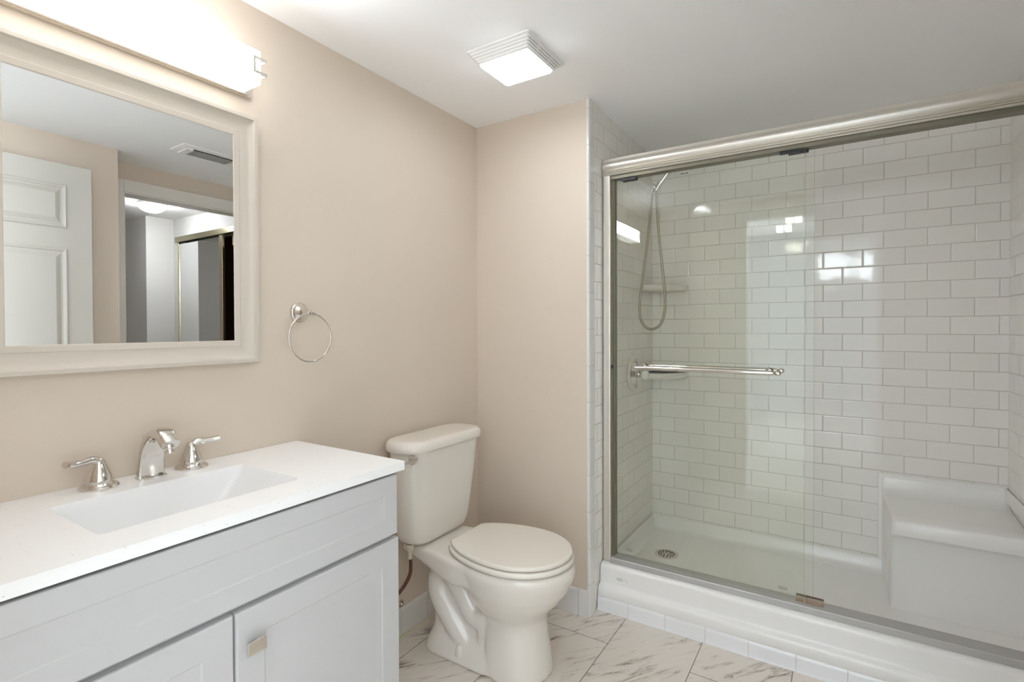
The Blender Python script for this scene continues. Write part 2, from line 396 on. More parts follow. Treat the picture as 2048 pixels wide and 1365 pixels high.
# ------------------------------------------------------------------ setting: hall behind the doorway, seen in the mirror
HH = 2.151
boxes('floor', simple('hall_wood_floor', (0.30, 0.22, 0.15), 0.4), [(2.12, 5.3, -2.3, 1.0, -0.1, 0)], smooth=False)
boxes('ceiling', M_ceil, [(2.12, 5.3, -2.3, 1.0, HH, HH+0.1)], smooth=False)
boxes('wall_hall_far', M_wall2, [(3.46, 5.3, 0.0, 0.31, 0, HH)], smooth=False)
boxes('wall_hall_end', M_wall2, [(4.35, 4.45, -1.6, 0.0, 0, HH)], smooth=False)
boxes('wall_hall_side', M_wall2, [(2.1, 5.2, -1.7, -1.6, 0, HH)], smooth=False)
CX0, CX1, CZ = 2.18, 3.375, 1.955
boxes('wall_hall_closet', M_wall2, [(2.12, CX0, 0.21, 0.31, 0, HH), (CX0, CX1, 0.21, 0.31, CZ, HH), (CX1, 3.46, 0.21, 0.31, 0, HH)], smooth=False)
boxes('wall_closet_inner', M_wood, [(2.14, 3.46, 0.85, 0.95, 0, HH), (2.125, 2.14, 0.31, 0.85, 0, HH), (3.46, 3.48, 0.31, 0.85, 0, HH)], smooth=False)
bm = BM(); box(bm, 2.18, CX1+0.01, 0.185, 0.23, 1.945, 1.99); 
t = thing('closet_door_track', (2.78, 0.21, 1.945), 'bronze closet door track above the mirrored door, seen in the wall mirror', 'track')
put('rail', bm, M_olive, t, bevel=0.002)
bm = BM(); box(bm, 2.56, 2.59, 0.245, 0.26, 1.86, 1.945); cyl(bm, (2.575, 0.243, 1.93), (2.575, 0.262, 1.93), 0.014); put('roller_hanger', bm, M_gold, t)
t = thing('closet_mirror_door', (3.0, 0.215, 0.01), 'sliding mirrored closet door with a brass frame, seen in the wall mirror', 'closet door')
bm = BM(); box(bm, 2.70, 3.355, 0.206, 0.218, 0.03, 1.93); put('mirror_panel', bm, M_mirror, t)
for xa, xb in ((2.655, 2.70), (3.345, 3.365)):
    bm = BM(); box(bm, xa, xb, 0.198, 0.222, 0.015, 1.944); put('stile', bm, M_gold, t, bevel=0.004)
bm = BM(); box(bm, 2.70, 3.345, 0.200, 0.220, 0.015, 0.045); put('bottom_rail', bm, M_gold, t, bevel=0.003)
t = thing('hall_ceiling_light', (2.94, -0.165, HH), 'round glowing dome ceiling light in the hall, seen in the wall mirror', 'ceiling light')
bm = BM(); lathe(bm, [(0, 0.095), (0.010, 0.095), (0.016, 0.088)], (2.94, -0.165, HH), (0, 0, -1)); put('base', bm, M_fan, t)
bm = BM(); lathe(bm, [(0.014, 0.09)] + [(0.014 + 0.056*math.sin(a), 0.09*math.cos(a)) for a in [i*PI/2/10 for i in range(1, 11)]], (2.94, -0.165, HH), (0, 0, -1), 40); put('dome', bm, M_hall, t)

# ------------------------------------------------------------------ setting: bedroom behind the photographer, seen only in reflections
BY = -5.25
boxes('floor', simple('bedroom_carpet', (0.46, 0.45, 0.44), 0.95), [(-1.2, 2.1, BY, YE-0.12, -0.1, 0)], smooth=False)
boxes('ceiling', M_ceil, [(-1.2, 2.1, BY, YE-0.12, 2.42, 2.52)], smooth=False)
M_bed = painted('cool_bedroom_paint', (0.60, 0.62, 0.66), 0.7)
M_bedfar = painted('dimmed_bedroom_paint', (0.34, 0.365, 0.40), 0.7)  # far wall darkened in its colour to dim its reflection in the shower glass
boxes('wall_bedroom_left', M_bed, [(-1.3, -1.2, BY, -4.85, 0, 2.42), (-1.3, -1.2, -2.95, YE-0.12, 0, 2.42), (-1.3, -1.2, -4.85, -2.95, 2.15, 2.42), (-1.3, -1.2, -4.85, -2.95, 0, 0.25)], smooth=False)
boxes('wall_bedroom_right', M_bed, [(2.1, 2.2, BY, -2.4, 0, 2.42)], smooth=False)
boxes('wall_bedroom_near', M_bed, [(-1.2, 0.0, YE-0.12, YE, 0, 2.42), (0, 2.1, YE-0.12, YE-0.02, H+0.1, 2.42)], smooth=False)
WX0, WX1, WZ0, WZ1 = 1.13, 1.92, 1.85, 2.30
boxes('wall_bedroom_far', M_bedfar, [(-1.2, WX0, BY-0.1, BY, 0, 2.42), (WX1, 2.1, BY-0.1, BY, 0, 2.42), (WX0, WX1, BY-0.1, BY, 0, WZ0), (WX0, WX1, BY-0.1, BY, WZ1, 2.42)], smooth=False)
bm = BM()
for q in ((WX0, WX0+0.04, WZ0, WZ1), (WX1-0.04, WX1, WZ0, WZ1), (WX0, WX1, WZ0, WZ0+0.04), (WX0, WX1, WZ1-0.04, WZ1), (1.60, 1.63, WZ0, WZ1)):
    box(bm, q[0], q[1], BY-0.07, BY-0.02, q[2], q[3])
win = struct('window_1', bm, M_trimp)
bm = BM(); box(bm, WX0+0.04, WX1-0.04, BY-0.05, BY-0.045, WZ0+0.04, WZ1-0.04); put('pane', bm, M_glass, win)
bm = BM()
for q in ((-4.85, -4.80, 0.25, 2.15), (-3.0, -2.95, 0.25, 2.15), (-3.93, -3.87, 0.25, 2.15), (-4.85, -2.95, 0.25, 0.3), (-4.85, -2.95, 2.1, 2.15)): box(bm, -1.27, -1.22, *q)
win = struct('added_fill_window', bm, M_trimp)  # added side window, put in only to carry the fill light
bm = BM(); box(bm, -1.25, -1.245, -4.8, -3.0, 0.3, 2.1); put('pane', bm, M_glass, win)
t = thing('bedroom_ceiling_light', (1.06, -2.87, 2.42), 'bedroom ceiling light with four lit glass cubes, seen reflected in the shower glass', 'ceiling light')
bm = BM(); box(bm, 0.94, 1.19, -3.05, -2.66, 2.395, 2.42); put('canopy', bm, M_chrome, t, bevel=0.003)
for cx_, cy_, cz_ in ((1.082, -2.70, 2.122), (1.148, -2.70, 2.122), (0.982, -3.0, 2.100), (1.050, -3.0, 2.100)):
    bm = BM(); box(bm, cx_-0.028, cx_+0.028, cy_-0.028, cy_+0.028, cz_-0.028, cz_+0.028); g_ = put('glass_cube', bm, M_cube, t, bevel=0.006)
    bm = BM(); cyl(bm, (cx_, cy_, cz_+0.0285), (cx_, cy_, 2.396), 0.006); put('stem', bm, M_chrome, g_)

# ------------------------------------------------------------------ vanity cabinet
VY1, VY0 = -0.985, -1.855          # right and left sides
XF = 0.446                         # carcass front
YM = -1.4205                       # gap between the doors
t = thing('vanity_cabinet', (0.22, -1.42, 0), 'white vanity cabinet with two doors under the white counter', 'cabinet')
bm = BM(); ys_, ye_ = VY0, VY1-0.003
for q in ((0.002, XF, ys_, ys_+0.016, 0.0, 0.826), (0.002, XF, ye_-0.016, ye_, 0.0, 0.826), (0.002, 0.014, ys_+0.016, ye_-0.016, 0.09, 0.826), (0.014, XF, ys_+0.016, ye_-0.016, 0.09, 0.105),
          (XF-0.018, XF, ys_+0.016, ye_-0.016, 0.64, 0.826), (XF-0.018, XF, ys_+0.016, ys_+0.05, 0.105, 0.64), (XF-0.018, XF, ye_-0.05, ye_-0.016, 0.105, 0.64), (XF-0.018, XF, YM-0.02, YM+0.02, 0.105, 0.64), (XF-0.07, XF-0.055, ys_+0.016, ye_-0.016, 0, 0.09)): box(bm, *q)
put('body', bm, M_cab, t, bevel=0.001)
def shaker(name, y0, y1, z0, z1, fr, parent, depth=0.0035, x0=XF+0.001, th=0.019, bev=0.02):
    bm = BM(); x1 = x0+th
    def rc(m_, x_, mz=None):
        mz = m_ if mz is None else mz
        return [(x_, y0+m_, z0+mz), (x_, y1-m_, z0+mz), (x_, y1-m_, z1-mz), (x_, y0+m_, z1-mz)]
    loft(bm, [rc(0, x0), rc(0, x1-0.004), rc(0.0012, x1-0.0012), rc(0.004, x1), rc(fr, x1), rc(fr+0.003, x1-0.0015), rc(fr+bev, x1-depth), rc(fr+bev+0.002, x1-depth)])
    return put(name, bm, M_cab, parent, angle=12)
shaker('false_drawer_front', VY0+0.004, VY1-0.001, 0.664, 0.8215, 0.046, t)
dr = shaker('door', YM+0.002, VY1+0.003, 0.10, 0.6525, 0.058, t)
dl = shaker('door', VY0+0.004, YM-0.002, 0.10, 0.6525, 0.058, t)
ya = -1.409
bm = BM(); prism(bm, rrect(ya, ya+0.039, 0.5700, 0.5960, 0.0012, 3), 0, 0.487, 0.4905)
box(bm, 0.466, 0.4885, ya+0.012, ya+0.030, 0.574, 0.586)
put('pull', bm, M_nickel, dr, bevel=0.0008)['label'] = 'brushed nickel tab pull'

# counter with moulded basin
CT, CB = 0.851, 0.828
CXF, CY1, CY0 = 0.469, -0.963, -1.877
SX0, SX1, SY0, SY1 = 0.126, 0.374, -1.605, -1.212
t = thing('vanity_counter', (0.22, -1.42, CB), 'white speckled quartz vanity counter with a rectangular sunken basin', 'countertop')
bm = BM()
o_ = [(0.001, CY0), (CXF, CY0), (CXF, CY1), (0.001, CY1)]
i_ = rrect(SX0, SX1, SY0, SY1, 0.012, 5)
# top face with the basin cut out: bridge outer rectangle to inner loop by sectors
NI = len(i_)
vo = {}
def edges_ring(zv):
    return [bm.verts.new((x_, y_, zv)) for x_, y_ in o_]
otop = edges_ring(CT); obot = edges_ring(CB)
itop = [bm.verts.new((x_, y_, CT)) for x_, y_ in i_]
# sectors: inner list starts at the (x1,y1) corner, runs counter-clockwise through (x0,y1), (x0,y0), (x1,y0)
cor = {0: otop[2], 1: otop[3], 2: otop[0], 3: otop[1]}
q = NI//4
for k in range(4):
    c0 = cor[k]
    for j in range(q-1):
        bm.faces.new((c0, itop[k*q+j], itop[k*q+j+1]))
    a, b_ = itop[k*q+q-1], itop[((k+1)*q) % NI]
    bm.faces.new((c0, a, b_, cor[(k+1) % 4]))
for k in range(4):
    bm.faces.new((otop[k], otop[(k+1) % 4], obot[(k+1) % 4], obot[k]))
ctop = put('countertop', bm, M_quartz, t, angle=30)
bm = BM()
def bas(m0, m1, sl, z, r):       # margins: x both, y low side, y high side (the right end slopes)
    return [(x_, y_, z) for x_, y_ in rrect(SX0+m0, SX1-m0, SY0+m1, SY1-sl, r, 5)]
rings = [bas(0, 0, 0, CT, 0.012), bas(0.0015, 0.0015, 0.002, CT-0.0025, 0.012), bas(0.006, 0.006, 0.012, CT-0.02, 0.013), bas(0.016, 0.018, 0.070, CT-0.088, 0.02), bas(0.028, 0.03, 0.086, CT-0.098, 0.02), bas(0.09, 0.11, 0.16, CT-0.102, 0.02)]
loft(bm, rings, cap=False)
bm.faces.new([v_ for v_ in bm.verts if abs(v_.co.z-(CT-0.102)) < 1e-5][::-1])
put('basin', bm, M_basin, t, angle=50)
bm = BM(); lathe(bm, [(-0.004, 0.022), (0.0, 0.022), (0.003, 0.02), (0.003, 0.012), (0.008, 0.011), (0.009, 0.0)], (0.245, -1.40, CT-0.101), (0, 0, 1))
put('pop_up_drain', bm, M_chrome, t)

# faucet: arched flat spout and two lever handles
fa = thing('faucet', (0.062, -1.395, CT), 'polished widespread faucet with arched spout and two levers behind the basin', 'faucet')
path = smooth_path([(0.055, CT+0.001), (0.057, CT+0.035), (0.066, CT+0.072), (0.084, CT+0.1), (0.110, CT+0.113), (0.137, CT+0.107), (0.158, CT+0.090)], 5)
path = [(p.x, p.y) for p in [Vector((a[0], a[1], 0)) for a in path]]
rings = []
for i, (px_, pz_) in enumerate(path):
    f = i/(len(path)-1)
    a, b_ = path[max(i-1, 0)], path[min(i+1, len(path)-1)]
    d = Vector((b_[0]-a[0], b_[1]-a[1])).normalized(); nrm = Vector((-d.y, d.x))      # outward = back / top
    hw = 0.0295 - 0.0095*min(1, f/0.75); th = 0.0095 + 0.006*f
    if f > 0.9: hw *= 0.96
    ring = []
    for u, v_ in rrect(-hw, hw, -th, th*0.9, min(0.0055+0.006*f, hw*0.9, th*0.88), 4):
        ring.append((px_ + nrm.x*v_, -1.395 + u, pz_ + nrm.y*v_))
    rings.append(ring)
bm = BM(); loft(bm, rings)
t = put('spout', bm, M_chrome, fa, angle=50)
bm = BM(); lathe(bm, [(0, 0.0125), (0.014, 0.0125), (0.016, 0.0105), (0.025, 0.0105), (0.026, 0.008), (0.022, 0.007)], (0.146, -1.395, CT+0.094), (0.28, 0, -1)); put('aerator', bm, M_chrome, t)
bm = BM(); prism(bm, rrect(0.041, 0.076, -1.424, -1.366, 0.005, 4), 2, CT, CT+0.004); put('base', bm, M_chrome, t)
bm = BM(); cyl(bm, (0.030, -1.395, CT), (0.030, -1.395, CT+0.088), 0.0025); lathe(bm, [(0, 0.003), (0.004, 0.006), (0.009, 0.0065), (0.012, 0.003), (0.0125, 0)], (0.030, -1.395, CT+0.086), (0, 0, 1)); put('lift_rod', bm, M_chrome, fa)
def handle(y, sgn, label):
    bm = BM(); lathe(bm, [(0.013, 0.0245), (0.020, 0.0245), (0.030, 0.022), (0.042, 0.017), (0.052, 0.0135), (0.060, 0.0115), (0.066, 0.007), (0.067, 0)], (0.05, y, CT), (0, 0, 1)); t = put('handle', bm, M_chrome, fa); t['label'] = label
    bm = BM(); lathe(bm, [(0, 0.037), (0.003, 0.0375), (0.007, 0.035), (0.009, 0.028), (0.012, 0.027), (0.014, 0.0225), (0.016, 0.0225)], (0.05, y, CT), (0, 0, 1)); put('escutcheon', bm, M_chrome, t)
    P = smooth_path([(0.05, y, CT+0.044), (0.051, y+0.003*sgn, CT+0.058), (0.053, y+0.014*sgn, CT+0.0655), (0.057, y+0.032*sgn, CT+0.0645), (0.061, y+0.050*sgn, CT+0.0645), (0.065, y+0.064*sgn, CT+0.067)], 6)
    rings = []
    for i, p in enumerate(P):
        f = i/(len(P)-1); d = (P[min(i+1, len(P)-1)] - P[max(i-1, 0)]).normalized()
        s = Vector((0, 0, 1)).cross(d)
        s = (s if s.length > 0.3 else Vector((1, 0, 0))).normalized(); n_ = d.cross(s).normalized()
        a = 0.0088 + 0.0045*f**1.5; c_ = 0.0095 - 0.002*f
        if i == len(P)-1: a *= 0.62; c_ *= 0.6
        rings.append([p + a*math.cos(2*PI*j/16)*s + c_*math.sin(2*PI*j/16)*n_ for j in range(16)])
    bm = BM(); loft(bm, rings); put('lever', bm, M_chrome, t, angle=60)
handle(-1.495, -1, 'left lever handle')
handle(-1.300, 1, 'right lever handle')

# ------------------------------------------------------------------ framed wall mirror
MY0, MY1, MZ0, MZ1 = -1.702, -1.103, 1.110, 1.8147
t = thing('wall_mirror', (0.0, -1.40, MZ0), 'rectangular wall mirror in a cream moulded frame above the counter', 'mirror')
prof = [(0.0, 0.001), (0.0, 0.032), (0.0015, 0.0345), (0.0105, 0.0345), (0.012, 0.033), (0.014, 0.029), (0.020, 0.0245), (0.030, 0.0205), (0.040, 0.0185), (0.047, 0.0185), (0.049, 0.0195), (0.062, 0.0175), (0.064, 0.016), (0.064, 0.008)]
bm = BM()
loft(bm, [[(x_, MY0+m_, MZ0+m_), (x_, MY1-m_, MZ0+m_), (x_, MY1-m_, MZ1-m_), (x_, MY0+m_, MZ1-m_)] for m_, x_ in prof], cap=False)
put('frame', bm, M_frame, t, angle=22)
bm = BM(); box(bm, 0.002, 0.0155, MY0+0.06, MY1-0.06, MZ0+0.06, MZ1-0.06); put('mirror_glass', bm, M_mirror, t, smooth=False)

# ------------------------------------------------------------------ vanity light bar
t = thing('vanity_light', (0.0, -1.42, 1.93), 'long lit opal glass vanity light with nickel end brackets above the mirror', 'wall light')
LY1, LY0 = -1.133, -1.707
bm = BM(); box(bm, 0.001, 0.016, LY0-0.022, LY1+0.022, 1.873, 1.986); put('back_plate', bm, M_nickel, t, bevel=0.001)
bm = BM(); box(bm, 0.018, 0.028, LY0-0.01, LY1+0.008, 1.874, 1.880); put('lower_rail', bm, M_nickel, t)
bm = BM(); box(bm, 0.026, 0.100, LY0, LY1, 1.8815, 1.9735); g_ = put('glass_shade', bm, [M_lightglass, M_lightfront], t, bevel=0.002)
for p_ in g_.data.polygons:
    if p_.normal.x > 0.9: p_.material_index = 1
for s, ye in ((1, LY1), (-1, LY0)):
    bm = BM()
    a0, a1 = ye - 0.024*s, ye + 0.013*s
    def bb(x0, x1, ya, yb, z0, z1): box(bm, x0, x1, min(ya, yb), max(ya, yb), z0, z1)
    bb(0.1005, 0.104, a0, a0+0.007*s, 1.9075, 1.9545)
    for z0 in (1.9075, 1.946):
        bb(0.1005, 0.104, a0+0.007*s, a1, z0, z0+0.0085)
        bb(0.014, 0.104, a1, a1+0.003*s, z0, z0+0.0085)
    put('end_bracket', bm, M_nickel, t)

# ------------------------------------------------------------------ towel ring
t = thing('towel_ring', (0.0, -0.952, 1.257), 'chrome towel ring on the beige wall right of the mirror', 'towel ring')
bm = BM(); lathe(bm, [(0.0005, 0.031), (0.003, 0.032), (0.006, 0.031), (0.008, 0.028), (0.011, 0.0275), (0.016, 0.023), (0.022, 0.0185), (0.030, 0.0135), (0.040, 0.010), (0.050, 0.009), (0.056, 0.0075), (0.058, 0.004), (0.0585, 0)], (0, -0.952, 1.257), (1, 0, 0)); put('wall_post', bm, M_chrome, t)
bm = BM(); cyl(bm, (0.049, -0.957, 1.2525), (0.049, -0.930, 1.2525), 0.0066, n=20); put('holder', bm, M_chrome, t, bevel=0.001)
bm = BM(); ring_y(bm, (0.049, -0.9455, 1.178), 0.0755, 0.0029); put('ring', bm, M_chrome, t)

# ------------------------------------------------------------------ toilet
TY = -0.415
t = thing('toilet', (0.36, TY, 0), 'bone coloured two-piece toilet with closed lid beside the vanity', 'toilet')
def egg(xb, xf, hw, z, n=48, pw=2.25, bias=0.0):
    """plan outline: squarer at the back, rounder in front"""
    xm = xb + (xf-xb)*(0.46+bias); pts = []
    for i in range(n):
        a = 2*PI*i/n; c_, s_ = math.cos(a), math.sin(a)
        p_ = 2.0 if c_ > 0 else pw
        ex = math.copysign(abs(c_)**(2/p_), c_); ey = math.copysign(abs(s_)**(2/p_), s_)
        pts.append((xm + (xf-xm if c_ > 0 else xm-xb)*ex, TY + hw*ey, z))
    return pts
bm = BM()
# bowl above a flared front pedestal
loft(bm, [egg(0.385, 0.612, 0.122, 0.0, pw=3.4), egg(0.385, 0.611, 0.121, 0.012, pw=3.4), egg(0.385, 0.604, 0.115, 0.06, pw=3.4), egg(0.385, 0.594, 0.109, 0.12, pw=3.4), egg(0.383, 0.588, 0.106, 0.17, pw=3.2),
          egg(0.37, 0.593, 0.112, 0.20, pw=3.0), egg(0.345, 0.612, 0.131, 0.228, pw=2.6), egg(0.315, 0.643, 0.150, 0.262, pw=2.4), egg(0.288, 0.670, 0.166, 0.30, pw=2.3), egg(0.268, 0.689, 0.177, 0.342, pw=2.2), egg(0.262, 0.696, 0.181, 0.368, pw=2.2), egg(0.264, 0.694, 0.179, 0.384, pw=2.2), egg(0.272, 0.686, 0.171, 0.391, pw=2.2)])
# foot plate flaring to the floor behind the pedestal
def foot(hw, xb, z, r): return [(x_, y_, z) for x_, y_ in rrect(xb, 0.47, TY-hw, TY+hw, r, 8)]
loft(bm, [foot(0.122, 0.112, 0, 0.07), foot(0.121, 0.113, 0.014, 0.07), foot(0.113, 0.122, 0.036, 0.066), foot(0.097, 0.130, 0.062, 0.06), foot(0.082, 0.136, 0.088, 0.05), foot(0.076, 0.132, 0.13, 0.045), foot(0.072, 0.125, 0.21, 0.045), foot(0.068, 0.13, 0.30, 0.045)])
# deck under the tank
def dsec(x_, hw, zb, zt=0.391):
    return [(x_, TY+u, v_) for u, v_ in rrect(-hw, hw, zb, zt, min(0.016, (zt-zb)*0.4), 5)]
loft(bm, [dsec(0.030, 0.112, 0.352, 0.386), dsec(0.036, 0.122, 0.346), dsec(0.10, 0.128, 0.338), dsec(0.17, 0.136, 0.322), dsec(0.24, 0.148, 0.305), dsec(0.31, 0.160, 0.298), dsec(0.38, 0.164, 0.310)])
# trapway bulging on both sides
for s in (-1, 1):
    tube(bm, [(0.44, TY+s*0.062, 0.245), (0.36, TY+s*0.068, 0.165), (0.285, TY+s*0.058, 0.235), (0.215, TY+s*0.050, 0.292), (0.165, TY+s*0.050, 0.262), (0.175, TY+s*0.054, 0.19), (0.235, TY+s*0.060, 0.125), (0.29, TY+s*0.058, 0.07), (0.325, TY+s*0.050, 0.03)], lambda f: 0.047 if f > 0.3 else 0.036 + 0.036*f, 14, 5)
    tube(bm, [(0.43, TY+s*0.082, 0.26), (0.40, TY+s*0.078, 0.20), (0.385, TY+s*0.072, 0.13), (0.375, TY+s*0.062, 0.05)], lambda f: 0.03-0.008*f, 12, 4)
bowl = put('bowl', bm, M_porc, t, angle=180)
md = bowl.modifiers.new('fuse', 'REMESH'); md.mode = 'VOXEL'; md.voxel_size = 0.0055; md.use_smooth_shade = True
md = bowl.modifiers.new('soften', 'SMOOTH'); md.factor = 0.5; md.iterations = 13
for s in (-1, 1):
    bm = BM(); lathe(bm, [(0, 0.0165), (0.020, 0.016), (0.030, 0.013), (0.036, 0.008), (0.038, 0.0)], (0.300, TY+s*0.104, 0.026), (0, 0, 1)); put('bolt_cap', bm, M_porc, t)
# seat and lid
def lidout(z, g=0.0, front=0.682, back=0.252, hw=0.1755, bw=0.102, n=56):
    """rounded lid with a straight back edge"""
    pts = []; xm = 0.485; a0 = math.acos(max(-1, -(xm-back)/ (xm-0.238)))
    for i in range(n+1):
        a = -math.pi*0.995 + 2*math.pi*0.995*i/n
        c_, s_ = math.cos(a), math.sin(a)
        x_ = xm + (front-xm+g)*c_ if c_ > 0 else xm + (xm-0.205+g)*c_
        y_ = (hw+g)*s_
        x_ = max(x_, back-g)
        pts.append((x_, TY+y_, z))
    return pts
def tidy(bm): bmesh.ops.remove_doubles(bm, verts=bm.verts, dist=1e-5)
bm = BM(); loft(bm, [lidout(0.3945, -0.006), lidout(0.3955, 0.002), lidout(0.399, 0.006), lidout(0.409, 0.006), lidout(0.4125, 0.002), lidout(0.4135, -0.006)]); tidy(bm)
put('seat', bm, M_seat, t, angle=50)
bm = BM(); loft(bm, [lidout(0.4165, -0.010), lidout(0.4175, -0.002), lidout(0.420, 0.0), lidout(0.4275, 0.0), lidout(0.4300, -0.0015), lidout(0.4312, -0.005), lidout(0.4318, -0.012)]); tidy(bm)
put('lid', bm, M_seat, t, angle=50)
for s in (-1, 1):
    bm = BM(); prism(bm, rrect(0.232, 0.258, TY+s*0.072-0.013, TY+s*0.072+0.013, 0.004, 4), 2, 0.389, 0.404)
    put('hinge', bm, M_seat, t, bevel=0.002)
# tank and its lid
def tank(z, x1, hw, r=0.05, x0=0.022, bow=0.003):
    r = min(r*1.35, (x1-x0)*0.46)
    pts = []
    for x_, y_ in rrect(x0, x1, TY-0.005-hw, TY-0.005+hw, r, 10):
        u = (y_-TY)/hw
        if x_ > x0+0.06: x_ += bow*(1-u*u)*((x_-x0)/(x1-x0))
        pts.append((x_, y_, z))
    return pts
bm = BM(); loft(bm, [tank(0.394, 0.135, 0.125, 0.05), tank(0.398, 0.147, 0.148, 0.058), tank(0.412, 0.155, 0.165, 0.066), tank(0.44, 0.160, 0.178, 0.068), tank(0.52, 0.167, 0.190, 0.068), tank(0.64, 0.178, 0.203, 0.068), tank(0.745, 0.186, 0.211, 0.068), tank(0.758, 0.187, 0.212, 0.068)])
tk = put('tank', bm, M_porc, t, angle=60)
bm = BM(); loft(bm, [tank(0.7565, 0.196, 0.221, 0.074, 0.016), tank(0.7575, 0.200, 0.228, 0.077, 0.014), tank(0.764, 0.202, 0.230, 0.078, 0.013), tank(0.782, 0.201, 0.228, 0.077, 0.014), tank(0.790, 0.196, 0.220, 0.075, 0.017), tank(0.7945, 0.188, 0.212, 0.07, 0.022), tank(0.796, 0.172, 0.196, 0.06, 0.034), tank(0.797, 0.135, 0.16, 0.04, 0.05)])
put('tank_lid', bm, M_porc, t, angle=60)
bm = BM()
lathe(bm, [(0, 0.0165), (0.004, 0.016), (0.007, 0.012), (0.014, 0.0105), (0.018, 0.007)], (0.166, -0.612, 0.7345), (0.72, -0.69, 0))
tube(bm, [(0.176, -0.622, 0.7345), (0.182, -0.636, 0.735), (0.183, -0.662, 0.737), (0.178, -0.690, 0.739)], lambda f: 0.0085 - 0.0035*min(1, f*1.8) + 0.003*max(0, f-0.55), 12, 5)
put('flush_lever', bm, M_nickel, t)['label'] = 'nickel flush lever'
bm = BM(); cyl(bm, (0.10, -0.562, 0.400), (0.10, -0.562, 0.378), 0.017, 0.0155, 10); cyl(bm, (0.10, -0.562, 0.380), (0.10, -0.562, 0.352), 0.0085, n=12); cyl(bm, (0.10, -0.562, 0.352), (0.10, -0.562, 0.344), 0.0095, n=6)
put('fill_valve_nut', bm, simple('aged_plastic_nut', (0.56, 0.50, 0.40), 0.5), t)
t = thing('supply_hose', (0.06, -0.62, 0.18), 'dark brown braided water hose under the toilet tank', 'hose')
bm = BM(); tube(bm, [(0.10, -0.562, 0.358), (0.103, -0.562, 0.325), (0.104, -0.570, 0.285), (0.094, -0.598, 0.245), (0.078, -0.64, 0.215), (0.055, -0.70, 0.195), (0.035, -0.74, 0.19)], 0.0068, 12, 8); put('hose', bm, M_hose, t)
bm = BM(); cyl(bm, (0.0, -0.755, 0.188), (0.045, -0.755, 0.188), 0.009); cyl(bm, (0.033, -0.755, 0.188), (0.033, -0.728, 0.19), 0.010); lathe(bm, [(0, 0.028), (0.004, 0.027), (0.007, 0.012)], (0.0005, -0.755, 0.188), (1, 0, 0)); put('shutoff_valve', bm, M_chrome, t)
t = thing('pipe_escutcheon', (0.0, -0.513, 0.122), 'small round metal escutcheon on the wall just above the base tile', 'escutcheon')
bm = BM(); lathe(bm, [(0.0005, 0.0145), (0.003, 0.0145), (0.005, 0.0115), (0.005, 0.008), (0.003, 0.007)], (0, -0.513, 0.124), (1, 0, 0), 24); put('flange', bm, M_nickel, t)
bm = BM(); lathe(bm, [(0.001, 0.006), (0.010, 0.006), (0.012, 0.004), (0.0125, 0)], (0, -0.513, 0.124), (1, 0, 0), 12); put('screw', bm, M_nickel, t)

# ------------------------------------------------------------------ exhaust fan light
FX0, FX1, FY0, FY1 = 0.371, 0.620, -0.560, -0.302
t = thing('exhaust_fan_light', ((FX0+FX1)/2, (FY0+FY1)/2, H), 'square white louvred exhaust fan with a lit lens on the bathroom ceiling', 'fan light')
DX0, DX1, DY_0, DY_1 = 0.405, 0.600, -0.532, -0.356
bm = BM(); nst = 5
def fr_(f, z, g=0): return [(x_, y_, z) for x_, y_ in rrect(FX0+(DX0-FX0)*f+g, FX1+(DX1-FX1)*f-g, FY0+(DY_0-FY0)*f+g, FY1+(DY_1-FY1)*f-g, 0.008, 4)]
rings = [fr_(0, H-0.0002), fr_(0, H-0.004)]
for k in range(1, nst+1):
    z = H-0.003-0.0078*k
    rings += [fr_((k-0.35)/nst, z+0.0045, 0), fr_((k-0.35)/nst, z+0.0040, 0.005), fr_((k-0.30)/nst, z+0.002, 0.005), fr_((k-0.25)/nst, z+0.0018, 0), fr_(k/nst*0.98, z)]
loft(bm, rings); put('louvred_grille', bm, M_fan, t, angle=30)
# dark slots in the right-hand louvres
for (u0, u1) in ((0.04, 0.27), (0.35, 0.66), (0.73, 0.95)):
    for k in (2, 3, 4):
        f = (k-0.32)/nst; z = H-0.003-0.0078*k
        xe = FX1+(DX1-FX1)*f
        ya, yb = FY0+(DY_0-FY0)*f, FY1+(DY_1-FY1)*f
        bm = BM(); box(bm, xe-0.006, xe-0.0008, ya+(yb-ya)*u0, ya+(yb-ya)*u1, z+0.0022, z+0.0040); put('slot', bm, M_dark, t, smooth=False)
bm = BM(); loft(bm, [[(x_, y_, z_) for x_, y_ in rrect(DX0+g_, DX1-g_, DY_0+g_, DY_1-g_, 0.012, 5)] for g_, z_ in ((0.003, H-0.0405), (0.001, H-0.044), (0.003, H-0.048), (0.010, H-0.0495))]); put('light_lens', bm, M_fanlight, t, angle=60)

# ------------------------------------------------------------------ air vent on the bathroom ceiling, seen in the mirror
t = thing('air_vent', (1.462, -0.505, H), 'white louvred air vent on the ceiling, seen in the wall mirror', 'vent')
bm = BM(); loft(bm, [[(x_, y_, z_) for x_, y_ in rrect(1.385+g_, 1.540-g_, -0.66+g_, -0.35-g_, 0.004, 3)] for g_, z_ in ((0, H-0.0003), (0.002, H-0.005), (0.022, H-0.012), (0.024, H-0.012))]); put('frame', bm, M_fan, t, angle=25)
bm = BM(); box(bm, 1.412, 1.514, -0.628, -0.382, H-0.0125, H-0.012); put('backing', bm, M_dark, t, smooth=False)
for k in range(7):
    x_ = 1.418 + k*0.0148
    bm = BM(); loft(bm, [[(x_+0.008, y_, H-0.0125), (x_+0.0130, y_, H-0.0125), (x_+0.0075, y_, H-0.0165), (x_+0.0015, y_, H-0.0165)] for y_ in (-0.60, -0.385)]); put('slat', bm, M_fan, t, smooth=False)
